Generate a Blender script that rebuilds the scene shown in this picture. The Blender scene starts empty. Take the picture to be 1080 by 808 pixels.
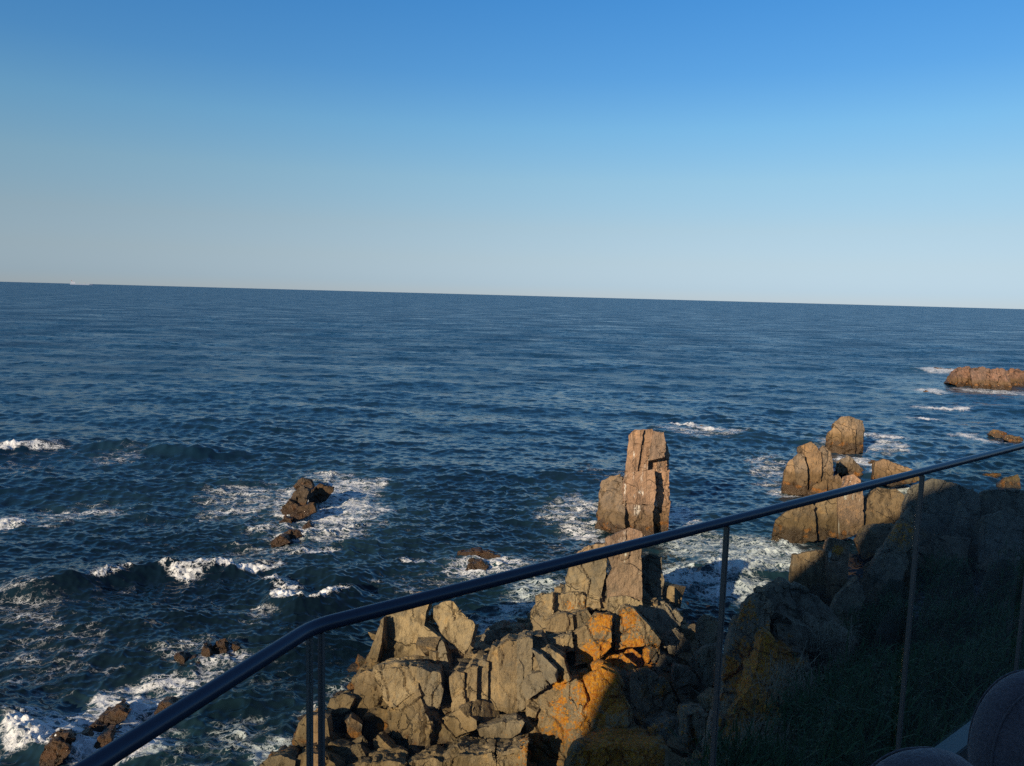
import bpy, bmesh, math, random
import numpy as np
from mathutils import Vector, Matrix
random.seed(7); rng = np.random.default_rng(7)
sc = bpy.context.scene; COL = sc.collection; R = math.radians

# ---------------------------------------------------------------- survey: camera position and sight lines
F = 811.; PITCH = math.atan(92.5 / 811); ROLL = R(1.54); H = 12.
fw = np.array([0, math.cos(PITCH), -math.sin(PITCH)]); u0 = np.array([0, math.sin(PITCH), math.cos(PITCH)])
r0 = np.array([1., 0, 0])
rt = math.cos(ROLL) * r0 + math.sin(ROLL) * u0; up = -math.sin(ROLL) * r0 + math.cos(ROLL) * u0
CAM = np.array([0, 0, H])
def ray(x, y): return fw * F + rt * (x - 540) + up * (404 - y)
def atz(x, y, z=0.): d = ray(x, y); return CAM + d * (z - H) / d[2]
def aty(x, y, Y): d = ray(x, y); return CAM + d * Y / d[1]

cd = bpy.data.cameras.new('camera'); cam = bpy.data.objects.new('camera', cd); COL.objects.link(cam)
cd.sensor_width = 36; cd.lens = 36 * F / 1080; cd.clip_end = 200000; cd.clip_start = 0.05
M = Matrix((rt, up, -fw)).transposed().to_4x4(); M.translation = Vector(CAM); cam.matrix_world = M
sc.camera = cam

# ---------------------------------------------------------------- light
SUN_AZ, SUN_EL = R(35), R(20)      # sun stands behind the terrace, to the left
S = np.array([-math.sin(SUN_AZ) * math.cos(SUN_EL), -math.cos(SUN_AZ) * math.cos(SUN_EL), math.sin(SUN_EL)])
ld = bpy.data.lights.new('sun', 'SUN'); ld.energy = 5.0; ld.angle = R(0.53); ld.color = (1, .80, .55)
lo = bpy.data.objects.new('sun', ld); COL.objects.link(lo)
lo.rotation_euler = Vector(S).to_track_quat('Z', 'Y').to_euler(); lo.location = (-20, -30, 60)
w = bpy.data.worlds.new('World'); sc.world = w; w.use_nodes = True
nt = w.node_tree; nt.nodes.clear()
sky = nt.nodes.new('ShaderNodeTexSky'); sky.sky_type = 'NISHITA'; sky.sun_disc = False
sky.sun_elevation = SUN_EL; sky.sun_rotation = math.atan2(S[0], S[1])
sky.air_density = 1.0; sky.dust_density = 0.0; sky.ozone_density = 4.0; sky.altitude = 10
bg = nt.nodes.new('ShaderNodeBackground'); bg.inputs['Strength'].default_value = 0.09 * 1.25
wo = nt.nodes.new('ShaderNodeOutputWorld')
tc = nt.nodes.new('ShaderNodeTexCoord'); sx = nt.nodes.new('ShaderNodeSeparateXYZ'); nt.links.new(tc.outputs['Generated'], sx.inputs[0])
rp = nt.nodes.new('ShaderNodeValToRGB'); nt.links.new(sx.outputs[2], rp.inputs[0]); rp.color_ramp.interpolation = 'LINEAR'
stops = [(.0, (.455, .575, .92)), (.014, (.47, .588, .92)), (.045, (.63, .64, .79)), (.086, (.79, .735, .75)), (.144, (.87, .90, .84)), (.205, (.746, .99, .99)), (.263, (.54, .93, 1.09)), (.342, (.43, .935, 1.20)), (.42, (.46, .93, 1.18)), (.62, (.95, 1., 1.05)), (1., (1.1, 1.02, .95))]
while len(rp.color_ramp.elements) < len(stops): rp.color_ramp.elements.new(.5)
for el_, (t_, c_) in zip(rp.color_ramp.elements, stops): el_.position = t_; el_.color = (*[x / 1.25 for x in c_], 1)
mu = nt.nodes.new('ShaderNodeMix'); mu.data_type = 'RGBA'; mu.blend_type = 'MULTIPLY'; mu.inputs[0].default_value = 1
nt.links.new(sky.outputs[0], mu.inputs[6]); nt.links.new(rp.outputs[0], mu.inputs[7])
nt.links.new(mu.outputs[2], bg.inputs[0]); nt.links.new(bg.outputs[0], wo.inputs[0])
sc.view_settings.view_transform = 'Standard'; sc.view_settings.look = 'None'
sc.view_settings.exposure = 0.35; sc.view_settings.gamma = 1
sc.cycles.max_bounces = 8; sc.cycles.transparent_max_bounces = 12; sc.cycles.diffuse_bounces = 3
sc.cycles.use_denoising = False
sc.render.engine = 'CYCLES'

# ---------------------------------------------------------------- numpy noise
def _h(ix, iy, iz, s):
    n = (ix.astype(np.int64) * 374761393 + iy.astype(np.int64) * 668265263 + iz.astype(np.int64) * 2147483647 + s * 144269504) & 0xffffffff
    n = ((n ^ (n >> 13)) * 1274126177) & 0xffffffff
    n = ((n ^ (n >> 15)) * 2246822519) & 0xffffffff
    return ((n ^ (n >> 16)) & 0xffffff) / float(0xffffff)
def vnoise(p, s=0):
    i = np.floor(p); f = p - i; f = f * f * f * (f * (f * 6 - 15) + 10); i = i.astype(np.int64)
    o = 0
    for a in (0, 1):
        wx = f[:, 0] if a else 1 - f[:, 0]
        for b in (0, 1):
            wy = f[:, 1] if b else 1 - f[:, 1]
            for c in (0, 1):
                wz = f[:, 2] if c else 1 - f[:, 2]
                o = o + wx * wy * wz * _h(i[:, 0] + a, i[:, 1] + b, i[:, 2] + c, s)
    return o * 2 - 1
def fbm(p, s=0, o=4, g=.5):
    r = 0; a = 1
    for k in range(o): r = r + a * vnoise(p * 2 ** k, s + k); a *= g
    return r
def facet(p, s=0):
    """chipped stone: every cell of the noise is a small tilted plane; also returns how near a joint is"""
    i = np.floor(p).astype(np.int64); best = np.full(len(p), 9.); b2 = np.full(len(p), 9.); val = np.zeros(len(p))
    for a in (-1, 0, 1):
        for b in (-1, 0, 1):
            for c in (-1, 0, 1):
                x, y, z = i[:, 0] + a, i[:, 1] + b, i[:, 2] + c
                d = p - np.stack([x + _h(x, y, z, s), y + _h(x, y, z, s + 1), z + _h(x, y, z, s + 2)], 1)
                q = (d * d).sum(1)
                v = (_h(x, y, z, s + 3) - .5) + d[:, 0] * (_h(x, y, z, s + 4) - .5) * 1.6 + d[:, 1] * (_h(x, y, z, s + 5) - .5) * 1.6 + d[:, 2] * (_h(x, y, z, s + 6) - .5) * 1.6
                n = q < best
                b2 = np.where(n, best, np.minimum(b2, q)); val = np.where(n, v, val); best = np.where(n, q, best)
    return val, np.sqrt(b2) - np.sqrt(best)

# ---------------------------------------------------------------- materials
def mat(name):
    m = bpy.data.materials.new(name); m.use_nodes = True; m.node_tree.nodes.clear()
    out = m.node_tree.nodes.new('ShaderNodeOutputMaterial')
    return m, N(m.node_tree), out
class N:
    def __init__(s, t): s.t = t
    def new(s, ty, **k):
        n = s.t.nodes.new('ShaderNode' + ty)
        for a, b in k.items(): setattr(n, a, b)
        return n
    def link(s, a, b): s.t.links.new(a, b)
    def put(s, sock, v):
        if isinstance(v, bpy.types.NodeSocket): s.link(v, sock)
        else: sock.default_value = v
    def math(s, op, a, b=0., c=0., clamp=False):
        n = s.new('Math', operation=op); n.use_clamp = clamp
        for i, v in enumerate((a, b, c)): s.put(n.inputs[i], v)
        return n.outputs[0]
    def vm(s, op, a, b=(0, 0, 0), sc_=None):
        n = s.new('VectorMath', operation=op); s.put(n.inputs[0], a)
        if op == 'SCALE': s.put(n.inputs['Scale'], sc_)
        elif op != 'NORMALIZE': s.put(n.inputs[1], b)
        return n.outputs[0]
    def noise(s, v, scale, detail=4., rough=.55, dist=0., col=False):
        n = s.new('TexNoise'); s.put(n.inputs['Vector'], v); n.inputs['Scale'].default_value = scale
        n.inputs['Detail'].default_value = detail; n.inputs['Roughness'].default_value = rough; n.inputs['Distortion'].default_value = dist
        return n.outputs['Color' if col else 'Fac']
    def vor(s, v, scale, feat='F1', out='Distance', rnd=1.):
        n = s.new('TexVoronoi', feature=feat); s.put(n.inputs['Vector'], v); n.inputs['Scale'].default_value = scale
        n.inputs['Randomness'].default_value = rnd
        return n.outputs[out]
    def ss(s, v, a, b, lo=0., hi=1.):
        n = s.new('MapRange', interpolation_type='SMOOTHSTEP'); s.put(n.inputs[0], v)
        for i, x in enumerate((a, b, lo, hi)): s.put(n.inputs[i + 1], x)
        return n.outputs[0]
    def mix(s, f, a, b, mode='MIX'):
        n = s.new('Mix', data_type='RGBA', blend_type=mode); s.put(n.inputs['Factor'], f)
        for k, v in ((6, a), (7, b)):
            s.put(n.inputs[k], v if isinstance(v, bpy.types.NodeSocket) else (*v, 1))
        return n.outputs[2]
    def attr(s, name): return s.new('Attribute', attribute_name=name).outputs['Fac']
    def pos(s): return s.new('NewGeometry').outputs['Position']
    def mapv(s, v, scale=(1, 1, 1), rot=(0, 0, 0)):
        n = s.new('Mapping'); s.put(n.inputs[0], v); n.inputs['Scale'].default_value = scale; n.inputs['Rotation'].default_value = rot
        return n.outputs[0]
    def sep(s, v):
        n = s.new('SeparateXYZ'); s.put(n.inputs[0], v); return n.outputs
    def bump(s, h, dist, strength=1., normal=None):
        n = s.new('Bump'); s.put(n.inputs['Height'], h); n.inputs['Distance'].default_value = dist; n.inputs['Strength'].default_value = strength
        if normal is not None: s.put(n.inputs['Normal'], normal)
        return n.outputs[0]
    def bsdf(s, col, rough=.8, normal=None, **k):
        n = s.new('BsdfPrincipled'); s.put(n.inputs['Base Color'], col if isinstance(col, bpy.types.NodeSocket) else (*col, 1))
        s.put(n.inputs['Roughness'], rough)
        if normal is not None: s.put(n.inputs['Normal'], normal)
        for a, b in k.items(): s.put(n.inputs[a.replace('_', ' ')], b)
        return n.outputs[0]

def rock_mat(name, c1, c2, c3, guano=0., veg=False, tide=0., pale=1.):
    m, n, out = mat(name); p = n.pos(); z = n.sep(p)[2]
    big = n.noise(p, .55, 5, .6); mid = n.noise(p, 3.1, 6, .65); fine = n.noise(p, 26, 4, .7)
    streak = n.noise(n.mapv(p, (3.2, 3.2, .45)), 1.3, 5, .6)
    col = n.mix(n.ss(big, .42, .58), c1, c2)
    col = n.mix(n.math('MULTIPLY', n.ss(n.noise(n.mapv(p, (1, 1, .6), (0, 0, 2)), .9, 6, .7), .52, .66), .75), col, tuple(x * .50 for x in c3))
    col = n.mix(n.math('MULTIPLY', n.ss(n.noise(p, 1.7, 6, .7, .4), .56, .66), .8 * pale), col, (c2[0] * 1.35, c2[1] * 1.2, c2[2] * .95))
    col = n.mix(n.math('MULTIPLY', n.ss(mid, .48, .68), .7), col, c3)
    col = n.mix(n.math('MULTIPLY', n.ss(streak, .52, .66), .75), col, tuple(x * .34 for x in c1))
    col = n.mix(n.math('MULTIPLY', n.ss(fine, .45, .75), .3), col, tuple(min(1, x * 1.7) for x in c2))
    col = n.mix(n.math('MULTIPLY', n.ss(n.noise(p, 41, 3, .7), .60, .72), .35), col, tuple(x * .35 for x in c1))
    oi = n.new('ObjectInfo').outputs['Random']
    col = n.mix(n.ss(oi, .55, 1., 0., .55), col, n.mix(.5, c3, (.17, .16, .145)))
    col = n.mix(n.ss(oi, .45, 0., 0., .5), col, n.mix(1., col, (.72, .66, .60), 'MULTIPLY'))
    # pale crusty lichen, then orange lichen where the survey says it grows
    col = n.mix(n.math('MULTIPLY', n.ss(n.noise(p, 5.5, 7, .75), .58, .66), .25 * pale), col, (.42, .37, .27))
    L = n.attr('lichen')
    lm = n.math('ADD', n.math('MULTIPLY', n.noise(p, 3.2, 10, .82), 1.15), n.math('MULTIPLY', L, .44))
    lm = n.math('ADD', lm, n.math('MULTIPLY', n.ss(n.vor(p, 13.), .0, .55, .10, -.08), 1.))
    lm = n.math('MULTIPLY', n.ss(lm, .80, .86), n.ss(n.noise(p, 17, 5, .75), .37, .49, .15, 1.))
    lc = n.mix(n.ss(n.noise(p, 14, 6, .75), .38, .62), (.40, .115, .008), (.62, .27, .022))
    col = n.mix(n.math('MULTIPLY', lm, n.ss(L, .02, .2)), col, lc)
    if guano:
        g = n.math('MULTIPLY', n.ss(n.noise(n.mapv(p, (5, 5, .5)), 1.0, 4, .6), .57, .66), n.ss(n.noise(p, 1.0, 3), .47, .6))
        col = n.mix(n.math('MULTIPLY', g, guano), col, (.72, .68, .60))
    # tide marks: weed and barnacles, and wet dark stone just above the water
    zz = n.math('ADD', n.math('SUBTRACT', z, tide), n.math('MULTIPLY', n.math('SUBTRACT', n.noise(p, 1.4, 5, .65), .5), 1.3))
    col = n.mix(n.math('MULTIPLY', n.ss(zz, 1.35, .7), .6), col, (.10, .062, .022) if pale > .5 else (.045, .030, .017))
    wet = n.ss(zz, .55, .25)
    col = n.mix(n.math('MULTIPLY', wet, .75), col, (.035, .021, .012))
    col = n.mix(n.math('MULTIPLY', n.math('MULTIPLY', n.ss(zz, .45, .30), n.ss(zz, .0, .2)), n.math('MULTIPLY', n.ss(n.noise(p, 2.3, 4), .5, .6), pale)), col, (.20, .085, .018))
    if veg:
        col = n.mix(n.ss(n.math('ADD', n.attr('veg'), n.math('MULTIPLY', n.math('SUBTRACT', n.noise(p, 1.2, 4), .5), .8)), .4, .6), col, (.018, .022, .010))
    rough = n.ss(wet, 0., 1., .85, .35)
    wob = n.vm('SCALE', n.vm('SUBTRACT', n.noise(p, .8, 5, .6, col=True), (.5, .5, .5)), sc_=1.1)
    q = n.sep(n.vm('ADD', p, wob))
    def joint(v, f, wdt, msk):
        t = n.math('ABSOLUTE', n.math('SUBTRACT', n.math('FRACT', n.math('MULTIPLY', v, f)), .5))
        return n.math('MULTIPLY', n.ss(t, 0., wdt, 1, 0), n.ss(n.noise(p, msk, 3), .5, .6))
    jv = n.math('ADD', n.math('MULTIPLY', q[0], .8), n.math('MULTIPLY', q[1], .5))
    jh = n.math('ADD', q[2], n.math('MULTIPLY', q[0], .22))
    ck = n.math('MAXIMUM', joint(jv, 1.15, .022, .7), n.math('MAXIMUM', joint(jh, .8, .016, .55), joint(n.math('ADD', jv, n.math('MULTIPLY', jh, 1.3)), .5, .012, .5)))
    h = n.math('ADD', n.math('MULTIPLY', ck, -2.0), n.math('MULTIPLY', mid, .9))
    h = n.math('ADD', h, n.math('MULTIPLY', n.noise(p, 6, 8, .68), 1.4))
    h = n.math('ADD', h, n.math('MULTIPLY', n.noise(n.mapv(p, (6, 6, .7)), 1.6, 4, .6), .7))
    nor = n.bump(h, .085, 1.)
    n.link(n.bsdf(col, rough, nor, Specular_IOR_Level=.3), out.inputs[0])
    return m
M_ROCK = rock_mat('brown_rock', (.265, .186, .108), (.410, .290, .165), (.185, .152, .114), tide=.12)
M_SEAROCK = rock_mat('sea_worn_rock', (.190, .128, .076), (.300, .205, .118), (.135, .108, .080), tide=.35)
M_PINK = rock_mat('pinkish_rock', (.270, .170, .108), (.370, .235, .150), (.180, .126, .088), guano=.8, tide=.3)
M_RED = rock_mat('reddish_rock', (.175, .105, .074), (.255, .142, .095), (.085, .068, .055), tide=.3)
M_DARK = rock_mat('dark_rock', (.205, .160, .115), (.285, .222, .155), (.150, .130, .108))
M_WEED = rock_mat('weedy_rock', (.085, .055, .028), (.135, .075, .034), (.050, .037, .024), tide=.15, pale=.2)
M_SHORE = rock_mat('shore_ground', (.125, .100, .075), (.170, .132, .092), (.095, .083, .070), veg=True)

def plain(name, col, rough=.5, metal=0., nscale=0, namp=.2, bump=0., bs=200.):
    m, n, out = mat(name); p = n.new('TexCoord').outputs['Object']
    c = col
    if nscale: c = n.mix(n.noise(p, nscale, 5, .65), tuple(x * (1 - namp) for x in col), tuple(min(1, x * (1 + namp)) for x in col))
    nor = n.bump(n.noise(p, bs, 3, .6), bump) if bump else None
    n.link(n.bsdf(c, rough, nor, Metallic=metal), out.inputs[0]); return m

# ---------------------------------------------------------------- object helpers
def link(name, me, parent=None, m=None):
    o = bpy.data.objects.new(name, me); COL.objects.link(o)
    if parent is not None: o.parent = parent
    if m is not None: me.materials.append(m)
    return o
def tag(o, label=None, cat=None, group=None, kind=None):
    for k, v in (('label', label), ('category', cat), ('group', group), ('kind', kind)):
        if v: o[k] = v
    return o
def empty(name, loc, label, cat, group=None):
    o = bpy.data.objects.new(name, None); COL.objects.link(o); o.location = loc; o.empty_display_size = .3
    return tag(o, label, cat, group)
def from_np(name, v, f, smooth=True):
    me = bpy.data.meshes.new(name); v = np.asarray(v, np.float32); f = np.asarray(f, np.int32)
    me.vertices.add(len(v)); me.vertices.foreach_set('co', v.ravel())
    k = f.shape[1]; me.loops.add(f.size); me.loops.foreach_set('vertex_index', f.ravel())
    me.polygons.add(len(f)); me.polygons.foreach_set('loop_start', np.arange(0, f.size, k, dtype=np.int32))
    me.polygons.foreach_set('use_smooth', np.full(len(f), smooth)); me.update(calc_edges=True)
    return me
def fattr(me, name, a):
    at = me.attributes.new(name, 'FLOAT', 'POINT'); at.data.foreach_set('value', np.asarray(a, np.float32))

# ---------------------------------------------------------------- rocks
LICHEN = []          # (point, radius, amount)
for x, y, Y, r_, a in [(634,655,22.9,.45,.95),(662,652,23.2,.5,.8),(657,668,23.2,.4,.6),(690,676,24.2,.3,.9),(668,690,23.3,.55,1.15),(678,700,23.2,.35,1.2),(640,690,23.2,.5,1.0),
        (625,692,23.,.5,.9),(612,700,23.,.5,.6),(632,722,21.4,.75,1.15),(645,740,20.8,.5,1.1),(622,745,20.8,.45,.9),(592,722,21.3,.22,1.3),(590,745,20.6,.4,.65),
        (600,755,20.,.4,.7),(572,790,18.8,.7,.85),(590,770,19.5,.9,.65),(628,760,20.,1.0,.75),(655,795,18.,1.5,.95),(690,730,20.,1.2,.6),(720,790,18.,1.4,.5),
        (800,715,15.5,1.1,1.25),(815,690,15.8,.8,1.2),(788,690,16.,.6,.7),(785,650,17.5,.5,.8),(795,760,14.8,1.0,1.1),(825,735,15.2,.6,1.1),(762,735,16.5,.6,.7),
        (950,560,30.,.9,.8),(972,545,31.,.6,.7),(884,580,29.,.28,1.2),(600,640,25.9,.35,.5),(615,640,25.9,.4,.5),(620,680,24.2,.4,.45)]:
    p_ = aty(x, y, Y * (.9 if x < 760 else 1)); d_ = (p_ - CAM) / np.linalg.norm(p_ - CAM)
    LICHEN.append((p_, r_ * (1.1 if x < 760 else 1), a * (1.12 if x < 760 else 1), d_))
def lichen_at(v):
    L = np.zeros(len(v))
    for p_, r_, a_, d_ in LICHEN:       # patches run deeper into the stone than they are wide
        e = v - p_; t = e @ d_; q = (e * e).sum(1) - .92 * t * t; L = np.maximum(L, a_ * np.exp(-q / (r_ * r_)))
    return L
BLOCKS = []          # pending blocks, meshed together in one go
PTS = []             # stone surface points that the shore terrain must stay under
def plane_pts(poly, Y, yaw, lean):
    c = np.mean(poly, 0); a = aty(c[0], c[1], Y)
    nrm = np.array([math.sin(R(yaw)) * math.cos(R(lean)), -math.cos(R(yaw)) * math.cos(R(lean)), math.sin(R(lean))])
    out = []
    for x, y in poly:
        d = ray(x, y); t = ((a - CAM) @ nrm) / (d @ nrm); out.append(CAM + d * t)
    return np.array(out), nrm
def block(parent, faces, m, vox=.055, amp=1., name='rock_block', cell=.9, ground=True, sink=0., drop=.35, taper=.86):
    """faces: list of (outline, distance, yaw, lean, thickness): each outline is a broken face of the stone, the body runs back from it"""
    bm = bmesh.new()
    if isinstance(faces, tuple): faces = [faces]
    for poly, Y, yaw, lean, th in faces:
        q, nrm = plane_pts(poly, Y, yaw, lean)
        if ground: PTS.extend(q - np.array([0, -sink * .5, sink]))
        hz = np.array([nrm[0] * .5, nrm[1], 0]); hz /= np.linalg.norm(hz); c_ = q.mean(0) * (1, 1, 0); hz = .35 * hz - .65 * c_ / np.linalg.norm(c_)
        e = -hz + np.array([0, 0, -drop]); e /= np.linalg.norm(e)
        c = q.mean(0); b = (q - c) * taper + c + e * th; mid_ = (q - c) * 1.0 + c + e * th * .25
        rings = [[bm.verts.new(v) for v in x] for x in (q, mid_, b)]
        bm.faces.new(rings[0]); bm.faces.new(rings[2][::-1])
        for A, B in zip(rings, rings[1:]):
            for i in range(len(A)):
                j = (i + 1) % len(A); bm.faces.new((A[i], B[i], B[j], A[j]))
    bmesh.ops.triangulate(bm, faces=bm.faces[:]); bmesh.ops.recalc_face_normals(bm, faces=bm.faces[:])
    me = bpy.data.meshes.new(name); bm.to_mesh(me); bm.free()
    o = link(name, me, parent)
    if parent is not None: o.location = -parent.location
    md = o.modifiers.new('r', 'REMESH'); md.mode = 'SHARP'; md.sharpness = 1.; md.scale = .92; md.use_remove_disconnected = False
    cs = np.array([v.co for v in me.vertices]); md.octree_depth = int(np.clip(round(math.log2((cs.max(0) - cs.min(0)).max() / vox)), 4, 7))
    BLOCKS.append((o, m, vox, amp, cell)); return o
def finish_blocks():
    dg = bpy.context.evaluated_depsgraph_get(); dg.update()
    done = []
    for o, m, vox, amp, cell in BLOCKS: done.append(bpy.data.meshes.new_from_object(o.evaluated_get(dg)))
    for (o, m, vox, amp, cell), me in zip(BLOCKS, done):
        old = o.data; o.modifiers.clear(); n = len(me.vertices)
        v = np.empty(n * 3, np.float32); me.vertices.foreach_get('co', v); v = v.reshape(-1, 3).astype(float)
        nr = np.empty(n * 3, np.float32); me.vertices.foreach_get('normal', nr); nr = nr.reshape(-1, 3)
        k = vox / .055
        wp = v + .25 * cell * np.stack([fbm(v / cell, 11, 2), fbm(v / cell, 21, 2), fbm(v / cell, 31, 2)], 1)
        f1, j1 = facet(wp / (cell * np.array([1., 1., 1.7])), 3)
        f2, j2 = facet(v / (cell * .33 * np.array([1, 1, 1.5])) + 7, 17)
        f3, _ = facet(v / (cell * .12 * np.array([1, 1, 1.5])) + 3, 27)
        d = amp * cell * (.17 * f1 + .065 * f2 + .018 * f3 + .015 * fbm(v / cell * 1.1, 5, 3) + .007 * fbm(v / cell * 5, 9, 3))
        d -= amp * cell * .07 * np.clip(1 - j1 / (.09), 0, 1)
        wb = .5 * fbm(v * .8, 77, 3); jv = v[:, 0] * .8 + v[:, 1] * .5 + wb; jh = v[:, 2] + .22 * v[:, 0] + wb
        mk = np.clip(fbm(v * .7, 83, 2) * 3, 0, 1); mh = np.clip(fbm(v * .6, 85, 2) * 3, 0, 1)
        for jj, ff, mm_ in ((jv, 1.1 / cell, mk), (jh, .75 / cell, mh)):
            t = np.abs((jj * ff) % 1 - .5); d -= cell * .12 * mm_ * np.clip(1 - t / (.5 * vox * ff + .02), 0, 1)
        v = v + nr * d[:, None]
        me.vertices.foreach_set('co', v.astype(np.float32).ravel())
        L = lichen_at(v)
        fattr(me, 'lichen', L)
        me.polygons.foreach_set('use_smooth', np.ones(len(me.polygons), bool))
        me.set_sharp_from_angle(angle=R(26))
        me.materials.clear(); me.materials.append(m); o.data = me; nm = old.name; bpy.data.meshes.remove(old); me.name = nm

# --- the sea stack
st = empty('sea_stack', atz(668, 565), 'tall pinkish stone stack standing alone in the sea beyond the handrail', 'sea stack')
block(st, ([(664,457),(669,453),(679,453),(675,478),(673,498),(660,501),(661,480)], 38.4, -10, 8, 1.9), M_PINK, .06, .5, cell=.7, ground=False)
block(st, ([(677,453),(689,452),(684,484),(683,496),(671,498),(675,476)], 38.5, -4, 8, 1.9), M_PINK, .06, .5, cell=.7, ground=False)
block(st, ([(687,453),(700,456),(703,470),(701,482),(682,486)], 38.5, -8, 8, 1.9), M_PINK, .06, .6, cell=.7, ground=False)
block(st, ([(681,484),(702,481),(705,499),(692,497),(681,497)], 38.9, 4, 6, 1.7), M_PINK, .06, .7, cell=.6, ground=False)
block(st, ([(694,470),(703,466),(706,480),(706,499),(693,498)], 39.1, 30, 8, 1.3), M_PINK, .07, .9, ground=False, cell=.5)
block(st, ([(659,501),(675,497),(690,495),(692,518),(689,532),(674,532),(657,529),(656,515)], 37.7, 2, 6, 2.6), M_PINK, .07, .35, ground=False)
block(st, ([(656,530),(674,533),(689,532),(690,568),(660,566),(652,560)], 37.65, 0, 4, 2.6), M_PINK, .07, .5, ground=False)
block(st, ([(688,498),(706,496),(707,530),(704,568),(687,568)], 38.5, 0, 3, 2.2), M_PINK, .07, .4, ground=False)
block(st, ([(656,502),(660,531),(658,565),(642,562),(627,557),(633,532),(644,508),(652,501)], 38.2, -55, 22, 1.8), M_SEAROCK, .07, .9, ground=False)
block(st, ([(643,504),(654,499),(650,530),(634,548),(627,543),(631,520),(636,508)], 39.4, -30, 15, 1.8), M_SEAROCK, .07, 1., ground=False)

# --- the outcrop below the terrace
oc = empty('rocky_outcrop', atz(520, 790, 1.), 'jointed brown outcrop with orange lichen running out to sea below the handrail', 'outcrop')
def ob(poly, Y, yaw=-8, lean=18, th=2., amp=1., m=None, zb=.25, **k):
    Y *= .9
    for _ in range(40):
        if plane_pts(poly, Y, yaw, lean)[0][:, 2].min() >= zb or max(p[1] for p in poly) > 815 and plane_pts(poly, Y, yaw, lean)[0][:, 2].min() > zb - .5: break
        Y *= .988
    return block(oc, (poly, Y, yaw, lean, th), m or M_ROCK, .042, amp=amp, **k)
ob([(597,628),(598,608),(604,588),(616,576),(628,573),(643,573),(640,592),(639,605),(633,629)], 26.7, -14, 14, 1.7, .6)
ob([(638,570),(652,562),(664,558),(676,561),(677,600),(677,634),(662,631),(641,631),(640,612),(646,600),(640,585)], 26.2, -2, 10, 1.6, .4, M_PINK)
ob([(676,588),(684,584),(698,588),(700,612),(698,634),(688,644),(676,645)], 27.4, 12, 12, 1.6, .9, M_DARK)
ob([(567,628),(583,626),(583,645),(577,668),(552,667),(557,647)], 25.9, -48, 22, 2.2, 1.)
ob([(582,628),(606,626),(633,630),(635,642),(618,645),(600,650),(582,650)], 26.0, -8, 25, 2.4, .8)
ob([(577,656),(590,648),(604,649),(605,669),(580,673)], 24.0, -10, 14, 2., .5)
ob([(604,648),(620,643),(624,652),(612,667),(605,669)], 24.2, 5, 14, 1.8, .6)
ob([(579,673),(604,668),(606,688),(592,692),(577,684)], 22.7, -6, 10, 2., .5)
ob([(604,669),(622,656),(628,648),(646,649),(646,684),(628,700),(606,702)], 22.9, -12, 22, 2.2, .55)
ob([(639,632),(660,629),(677,634),(678,645),(652,645),(646,660),(640,652)], 25.7, -4, 18, 2., .7)
ob([(651,645),(660,640),(668,641),(682,656),(698,676),(696,683),(680,680),(662,681),(649,686),(648,665)], 23.4, -6, 16, 2.2, .5)
ob([(649,687),(664,683),(676,692),(680,702),(676,710),(664,706),(652,699),(630,701)], 23.7, -12, 26, 2., .7)
ob([(620,704),(640,692),(656,691),(670,702),(664,715),(645,716),(626,718)], 22.9, -12, 34, 2., .7)
ob([(555,738),(574,722),(592,718),(614,716),(614,745),(608,790),(604,822),(550,822)], 20.5, -24, 38, 3.2, .55, cell=1.3)
ob([(613,716),(634,705),(650,712),(663,738),(668,765),(690,800),(694,822),(603,822),(609,770)], 20.3, 4, 34, 3.2, .5, cell=1.3)
ob([(602,800),(606,793),(640,785),(676,786),(705,792),(720,826),(596,826)], 17.9, -4, 22, 2.6, .8)
# columns of the middle wall
tops = [(474,714),(489,709),(503,703),(514,698),(525,682),(545,675),(561,671),(580,684)]
bots = [(478,752),(490,750),(502,748),(514,748),(528,750),(546,752),(559,742),(578,722)]
for i in range(7):
    a, b, c, d = tops[i], tops[i + 1], bots[i + 1], bots[i]
    ob([(a[0] - .5, a[1]), ((a[0] + b[0]) / 2, min(a[1], b[1]) - 1), (b[0] + .7, b[1] + 1), (c[0] + .7, c[1]), (d[0] - .5, d[1])], 23.4 + [0, .1, .02, .16, .06, .0, .12][i], [-12, -16, -8, -18, -9, -11, -14][i], 14, 1.8, .38, cell=.6, zb=1.0, taper=1.)
ob([(560,688),(577,682),(594,695),(600,716),(580,724),(564,720)], 21.3, -26, 26, 1.6, .7)
ob([(551,725),(561,711),(572,710),(580,722),(570,728),(556,738)], 20.9, -30, 30, 1.4, .8)
ob([(500,690),(512,668),(530,660),(552,662),(554,676),(524,684),(513,700)], 25.2, -10, 40, 2.2, 1., M_DARK)
# big block on the left
ob([(404,652),(420,637),(441,627),(456,626),(450,645),(447,660),(468,676),(468,694),(462,706),(440,704),(420,702),(400,706),(388,712),(397,682)], 25.4, -14, 24, 2.6, .5)
ob([(396,660),(405,650),(402,680),(394,712),(382,712),(389,686)], 25.8, -62, 20, 2.4, .7)
ob([(466,676),(470,690),(476,712),(480,744),(470,750),(464,730),(462,706)], 24.3, -30, 16, 1.6, .9)
ob([(395,706),(420,702),(442,704),(440,727),(425,737),(411,747),(402,736)], 23.0, -20, 30, 2.2, .6, zb=1.1)
ob([(441,704),(463,711),(467,728),(463,749),(446,745),(437,731)], 21.2, -8, 12, 2., .6, zb=1.)
ob([(408,747),(426,734),(441,729),(447,745),(439,762),(429,777),(412,777)], 21.6, -22, 16, 2., .7, zb=.4)
ob([(376,714),(388,709),(403,712),(419,724),(421,745),(399,752),(379,757),(372,742)], 23.2, -22, 24, 1.8, .8)
ob([(368,724),(380,709),(386,714),(382,730),(373,733)], 24., -20, 22, 1.2, .9)
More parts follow.
